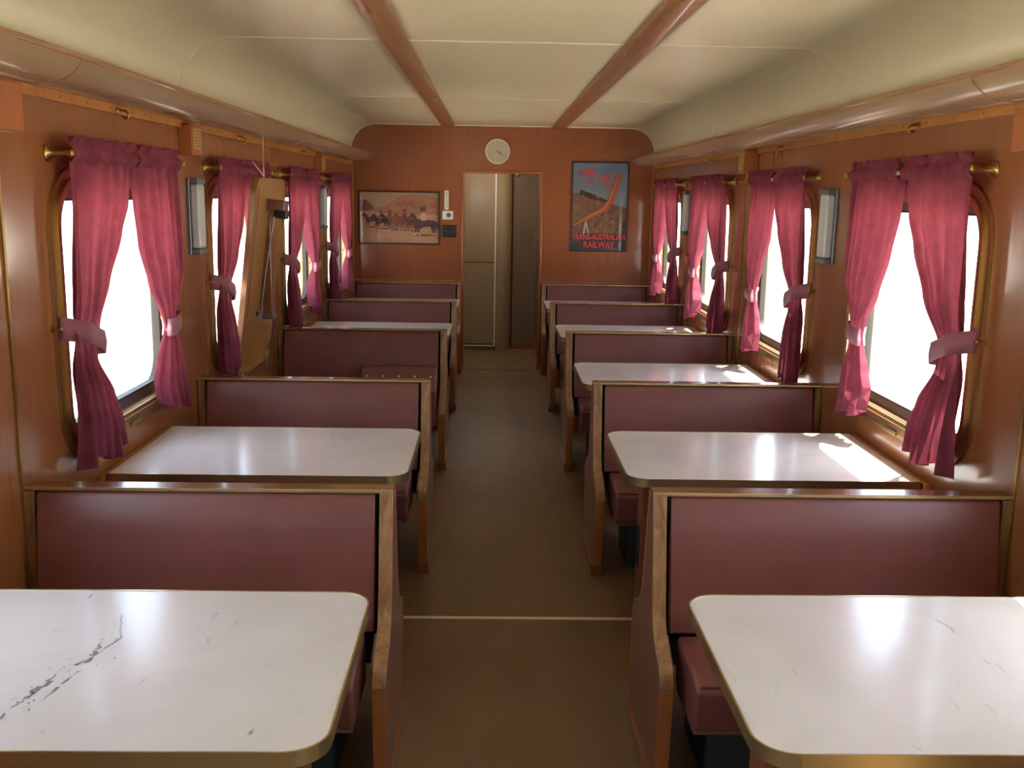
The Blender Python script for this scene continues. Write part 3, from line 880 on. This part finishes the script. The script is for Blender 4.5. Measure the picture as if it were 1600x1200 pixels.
    obj('under_seat_locker', BX(*sorted((Xs(.16), Xs(L-.04))), -.15, (0 if single else .15), 0.0, .262), M['teal'], r, bevel=(.004, 1))
    return r
BW = ['nearest', 'second', 'third', 'fourth']
protoL = protoR = None
for k in range(4):
    la = '%s maroon vinyl bench on the left of the aisle, counted from the camera' % BW[k]
    ra = '%s maroon vinyl bench on the right of the aisle, counted from the camera' % BW[k]
    if k == 0:
        protoL = bench(BC[0], AL, XL, la, 'back-to-back maroon benches'); protoR = bench(BC[0], AR, XR, ra, 'back-to-back maroon benches')
    else:
        q = dup(protoL, (AL, BC[k], 0), la)
        if k == 2:          # this seat has lost its cushion: it stands upturned against the back
            c = [c for c in q.children if c.name.startswith('seat_cushion')][0]
            for g_ in list(c.children): bpy.data.objects.remove(g_)
            bpy.data.objects.remove(c)
        dup(protoR, (AR, BC[k], 0), ra)
bench(YE-.012, AL-.012, XL, 'single maroon bench against the end wall under the horse picture', 'benches against the end wall', True)
bench(YE-.012, AR+.012, XR, 'single maroon bench against the end wall under the railway poster', 'benches against the end wall', True)

# loose cushion with studs leaning on the third left bench
lc = thing('loose_seat_cushion', 'upturned maroon cushion with pale studs leaning on the third left bench', 'cushion', (-.545, BC[2]-.20, 0))
bm = bmesh.new()
prism(bm, [(-.10, .29), (.0, .29), (.085, .60), (.08, .622), (.03, .62), (.01, .61)], lambda a, b, t: (t, a, b), -.225, .225)
o = obj('cushion_pad', bm, M['vinyl'], lc, smooth=40, bevel=(.008, 3))
bm = bmesh.new(); box(bm, .165, .225, -.135, -.075, .29, .50)
obj('cushion_flap', bm, M['vinyl'], lc, bevel=(.008, 3))
for k in range(5):
    bm = bmesh.new(); lathe(bm, [(0, .006), (.003, .005), (.004, 0)], (-.19+k*.095, -.005, .568), (0, -1, .35), 10)
    obj('stud', bm, M['whitestrip'], lc, smooth=40)

# ------------------------------------------------------------------ tables
def table_top_parts(root, s, L):
    """local: aisle edge at x=0, extends to x = s*L; centred on y; top surface at z=0"""
    D = .70
    rr = (.012, .075, .075, .012)
    pl = [(s*(-(a-L/2)) if False else s*(L-(a+L/2)), b) for a, b in rrect(0, 0, L, D, .07, 8, radii=(.075, .012, .012, .075))]
    pli = [(s*(L-(a+L/2)), b) for a, b in rrect(0, 0, L-.008, D-.008, .07, 8, radii=(.071, .010, .010, .071))]
    bm = bmesh.new(); prism(bm, pli, lambda a, b, t: (a, b, t), -.003, 0.0)
    obj('laminate_top', bm, M['marble'], root)
    bm = bmesh.new(); prism(bm, pli, lambda a, b, t: (a, b, t), -.024, -.0032)
    obj('table_board', bm, M['underside'], root)
    bm = bmesh.new(); ring(bm, pl, pli, lambda a, b, t: (a, b, t), -.028, .0015)
    obj('metal_edging', bm, M['gold'], root, smooth=40)

def leg_parts(root, s):
    x0 = s*.035
    bm = bmesh.new(); box(bm, *sorted((s*.098, s*.145)), -.05, .05, -HT+.0, -.024)
    lg = obj('table_leg', bm, M['legwood'], root, bevel=(.004, 2))
    bm = bmesh.new(); prism(bm, rrect(0, -.36, .055, .16, .02, 5), lambda a, b, t: (s*t, a, b), .095, .098)
    obj('leg_latch', bm, M['dark'], lg)
    obj('leg_hinge', BX(*sorted((s*.145, s*.19)), -.035, .035, -.035, -.024), M['steel'], lg)

TW = ['nearest', 'second', 'third', 'fourth', 'farthest']
def table(k, xa, xw, yc, label):
    s = 1 if xw > xa else -1; L = abs(xw-xa)-.028
    r = thing('dining_table', label, 'table', (xa, yc, HT), 'marble-patterned tables between the benches')
    table_top_parts(r, s, L); leg_parts(r, s)
    for y in (-.25, .25):
        bm = BX(*sorted((s*(L-.04), s*(L+.027))), y-.04, y+.04, -.045, -.028)
        obj('wall_hinge', bm, M['gold'], r, bevel=(.003, 1))
    obj('wall_batten', BX(*sorted((s*(L+.006), s*(L+.027))), -.36, .36, -.05, -.004), M['batten'], r, bevel=(.003, 1))
    return r
def veins(root, strokes, s):
    R = random.Random(11)
    top = [c for c in root.children if c.name.startswith('laminate_top')][0]
    for nm, m, lst in strokes:
        bm = bmesh.new(); bm.from_mesh(top.data); old = set(bm.faces)
        top.data.materials.append(m); mi = len(top.data.materials)-1
        for pts, w in lst:
            P = []
            for (x0, y0), (x1, y1) in zip(pts, pts[1:]):
                for q in range(9): P.append(Vector((x0+(x1-x0)*q/8+R.uniform(-1, 1)*w*.35, y0+(y1-y0)*q/8+R.uniform(-1, 1)*w*.35)))
            N = len(P)
            vs = []
            for i, p in enumerate(P):
                d = (P[min(i+1, N-1)]-P[max(i-1, 0)]).normalized(); nn = Vector((-d.y, d.x))
                ww = w*(.15+R.random()*.85)*math.sin(PI*(i+.4)/(N+.2))*.5
                vs.append((bm.verts.new((p.x+nn.x*ww, p.y+nn.y*ww, .0004)), bm.verts.new((p.x-nn.x*ww, p.y-nn.y*ww, .0004))))
            for a, b in zip(vs, vs[1:]):
                if R.random() < .8: bm.faces.new((a[0], a[1], b[1], b[0]))
            for q in range(int(N*.9)):           # flecks beside the vein
                p = P[R.randrange(N)]; c = Vector((p.x+R.gauss(0, w*1.3), p.y+R.gauss(0, w*1.3)))
                rr = w*R.uniform(.04, .16); n5 = R.randint(4, 6)
                bm.faces.new([bm.verts.new((c.x+rr*math.cos(2*PI*i/n5)*R.uniform(.5, 1.3), c.y+rr*2*math.sin(2*PI*i/n5)*R.uniform(.5, 1.3), .0004)) for i in range(n5)])
        new = [f for f in bm.faces if f not in old]
        bmesh.ops.recalc_face_normals(bm, faces=new)
        for f in new: f.material_index = mi
        bm.to_mesh(top.data); bm.free()
for k in range(5):
    if k != 2:
        t_ = table(k, AL-.004, XL, TC[k], '%s white marble-patterned table on the left of the aisle' % TW[k])
        if k == 0: TL0 = t_
    t_ = table(k, AR+.003, XR, TC[k], '%s white marble-patterned table on the right of the aisle' % TW[k])
    if k == 0: TR0 = t_

VS_L, VS_R = [], []      # filled below from measured streaks
def wl(pts, ox, oy): return [(x-ox, y-oy) for x, y in pts]
ox, oy = AL-.004, TC[0]
dark = [([(-.823,2.13),(-.775,1.99),(-.80,1.90)],.006), ([(-.81,1.97),(-.80,1.90),(-.83,1.84)],.016), ([(-.84,1.83),(-.85,1.76),(-.865,1.70)],.018),
        ([(-.80,1.85),(-.815,1.79),(-.822,1.73)],.007), ([(-.87,1.68),(-.875,1.62)],.012), ([(-.86,1.60),(-.885,1.57),(-.87,1.555)],.007)]
soft = [([(-.655,1.84),(-.675,1.76)],.005), ([(-.92,2.24),(-.93,2.18)],.004), ([(-.41,1.63),(-.412,1.61)],.010), ([(-.78,1.62),(-.77,1.61)],.008)]
veins(TL0, [('dark_vein', M['vein'], [(wl(p, ox, oy), w) for p, w in dark]), ('soft_vein', M['vein_soft'], [(wl(p, ox, oy), w) for p, w in soft])], -1)
ox = AR+.003
soft = [([(1.02,2.13),(1.04,2.07),(1.035,2.04)],.006), ([(.80,1.93),(.82,1.89)],.004), ([(.62,1.87),(.628,1.84)],.006), ([(.555,1.99),(.56,1.96)],.004), ([(.75,1.585),(.76,1.565)],.006)]
veins(TR0, [('soft_vein', M['vein_soft'], [(wl(p, ox, oy), w) for p, w in soft])], 1)

# folded-up table leaning at the second left window
ft = thing('folded_table', 'folded-up table showing its brown underside, leaning at the second left window', 'table', (XL+.045, TC[2]-.01, .72))
L = 1.0
tilt = math.atan2(.128, 1.0)
inner = bpy.data.objects.new('table_top', None)   # placeholder frame, replaced by real mesh parent below
bpy.data.objects.remove(inner)
def FT(a, b, t):
    """a: along the table from hinge, b: y, t: thickness outwards from the underside"""
    ca, sa = math.cos(tilt), math.sin(tilt)
    return (a*sa+t*ca, b, a*ca-t*sa)
pl = [(a+L/2, b) for a, b in rrect(0, 0, L, .70, .07, 8, radii=(.075, .012, .012, .075))]
pli = [(a+L/2, b) for a, b in rrect(0, 0, L-.008, .692, .07, 8, radii=(.071, .010, .010, .071))]
bm = bmesh.new(); prism(bm, pli, FT, -.021, -.003); obj('table_board', bm, M['underside'], ft)
bm = bmesh.new(); prism(bm, pli, FT, -.024, -.0212); obj('laminate_top', bm, M['marble'], ft)
bm = bmesh.new(); ring(bm, pl, pli, FT, -.026, .002); obj('metal_edging', bm, M['gold'], ft, smooth=40)
bm = bmesh.new(); prism(bm, [(.30, -.27), (.30, -.25), (.95, -.25), (.95, -.27)], FT, -.003, .0); obj('board_joint', bm, M['edgeorange'], ft)
for y in (-.25, .25): obj('wall_hinge', BX(-.045, .02, y-.04, y+.04, -.03, .03), M['gold'], ft, bevel=(.003, 1))
# foot block, leg hanging down, brace, latch
bm = bmesh.new(); prism(bm, [(.845, -.06), (.845, .05), (.895, .05), (.895, -.06)], FT, -.003, .085); obj('leg_block', bm, M['panel'], ft, bevel=(.004, 2))
bm = bmesh.new(); prism(bm, [(.800, .0), (.800, .085), (.845, .085), (.845, .0)], FT, .02, .085); obj('leg_knuckle', bm, M['black'], ft, bevel=(.004, 2))
bm = bmesh.new(); box(bm, .055, .105, .0, .095, .28, .82)
lg = obj('table_leg', bm, M['legwood'], ft, bevel=(.004, 2))
obj('foot_plate', BX(.052, .108, -.003, .098, .262, .29), M['steel'], lg)
bm = bmesh.new(); tube(bm, [(.135, -.03, .80), (.085, -.05, .50), (.06, -.06, .32)], .004, 8); obj('brace_rod', bm, M['steel'], ft, smooth=40)
bm = bmesh.new(); lathe(bm, [(0, .012), (.004, .012), (.005, 0)], FT(.30, -.05, -.003), (1, 0, -.13), 12); obj('screw_plug', bm, M['dark'], ft)
bm = bmesh.new(); tube(bm, [FT(.06, .25, .004), FT(.09, .255, .012), FT(.12, .25, .022), FT(.10, .27, .018)], .007, 8); obj('latch', bm, M['chrome'], ft, smooth=40)
# string holding it to the coat hook
bm = bmesh.new(); X0 = XL+.012
tube(bm, [(-1.163, 5.21, 1.919), (-1.163, 5.21, 1.75), (-1.160, 5.21, 1.66), (-1.142, 5.215, 1.606)], .003, 6)
tube(bm, [(-1.163, 5.21, 1.72), (-1.18, 5.19, 1.75), (-1.20, 5.14, 1.79)], .002, 6)
tag(obj('cord', bm, M['string'], smooth=60), 'pale cord hanging from the left duct and holding up the folded table', 'cord')

# ------------------------------------------------------------------ outside: pale open ground
bm = bmesh.new(); box(bm, -120, 120, -120, 120, -1.3, -1.2)
gm = mat('pale_gravel', srgb(214,204,184), .9); t = NT(gm); n_ = t.noise(t.coords(), .8, 6, .7)
t.base(t.ramp(n_, [(.3, srgb(202,190,168)), (.7, srgb(226,218,202))]))
tag(obj('gravel_ground', bm, gm), 'pale sunlit gravel ground seen outside the windows', 'ground')['kind'] = 'structure'

# ------------------------------------------------------------------ light
W = bpy.data.worlds.new('World'); SC.world = W; W.use_nodes = True
nt = W.node_tree; bg = nt.nodes['Background']
sky = nt.nodes.new('ShaderNodeTexSky'); sky.sky_type = 'NISHITA'; sky.sun_disc = False
SUN_EL, SUN_AZ = math.radians(71), math.radians(14)     # azimuth from +x towards +y
sky.sun_elevation = SUN_EL; sky.sun_rotation = PI/2-SUN_AZ; sky.dust_density = 4; sky.air_density = 1.0
mixn = nt.nodes.new('ShaderNodeMix'); mixn.data_type = 'RGBA'; mixn.inputs[0].default_value = .6
nt.links.new(sky.outputs[0], mixn.inputs[6]); mixn.inputs[7].default_value = (3.7, 4.15, 5.1, 1)
nt.links.new(mixn.outputs[2], bg.inputs[0]); bg.inputs[1].default_value = 1.0
sd = bpy.data.lights.new('sun', 'SUN'); sd.energy = 26; sd.angle = math.radians(.6); sd.color = (1, .96, .9)
so = bpy.data.objects.new('sun', sd); COL.objects.link(so)
dv = Vector((math.cos(SUN_EL)*math.cos(SUN_AZ), math.cos(SUN_EL)*math.sin(SUN_AZ), math.sin(SUN_EL)))
so.rotation_euler = dv.to_track_quat('Z', 'Y').to_euler(); so.location = dv*20

def portal(X, s, y, w_, h_, z, rot):
    ld = bpy.data.lights.new('portal', 'AREA'); ld.shape = 'RECTANGLE'; ld.size = w_; ld.size_y = h_
    ld.cycles.is_portal = True
    lo = bpy.data.objects.new('portal', ld); COL.objects.link(lo); lo.location = (X, y, z); lo.rotation_euler = rot
for y in win_y:
    portal(XL-.10, -1, y, WH, WW, WZ, (0, -PI/2, 0)); portal(XR+.10, 1, y, WH, WW, WZ, (0, PI/2, 0))

# ------------------------------------------------------------------ camera
f_, p_, yw, r_ = 1558., .1877, .0228, .0168
right = Vector((math.cos(yw), -math.sin(yw), 0))
fwd = Vector((math.sin(yw)*math.cos(p_), math.cos(yw)*math.cos(p_), -math.sin(p_)))
up = Vector((math.sin(yw)*math.sin(p_), math.cos(yw)*math.sin(p_), math.cos(p_)))
r2 = right*math.cos(r_)+up*math.sin(r_); u2 = up*math.cos(r_)-right*math.sin(r_)
cd = bpy.data.cameras.new('camera'); cd.sensor_width = 36; cd.lens = f_/1600*36; cd.clip_start = .05; cd.clip_end = 400
co = bpy.data.objects.new('camera', cd); COL.objects.link(co)
mw = Matrix.Identity(4)
for i in range(3):
    mw[i][0] = r2[i]; mw[i][1] = u2[i]; mw[i][2] = -fwd[i]
mw[0][3], mw[1][3], mw[2][3] = 0, 0, 1.65
co.matrix_world = mw
SC.camera = co

vs = SC.view_settings
vs.view_transform = 'Standard'; vs.look = 'None'; vs.gamma = 1; vs.use_curve_mapping = False
vs.exposure = 0.72
SC.cycles.max_bounces = 10; SC.cycles.diffuse_bounces = 6; SC.cycles.transparent_max_bounces = 12
SC.cycles.sample_clamp_indirect = 8
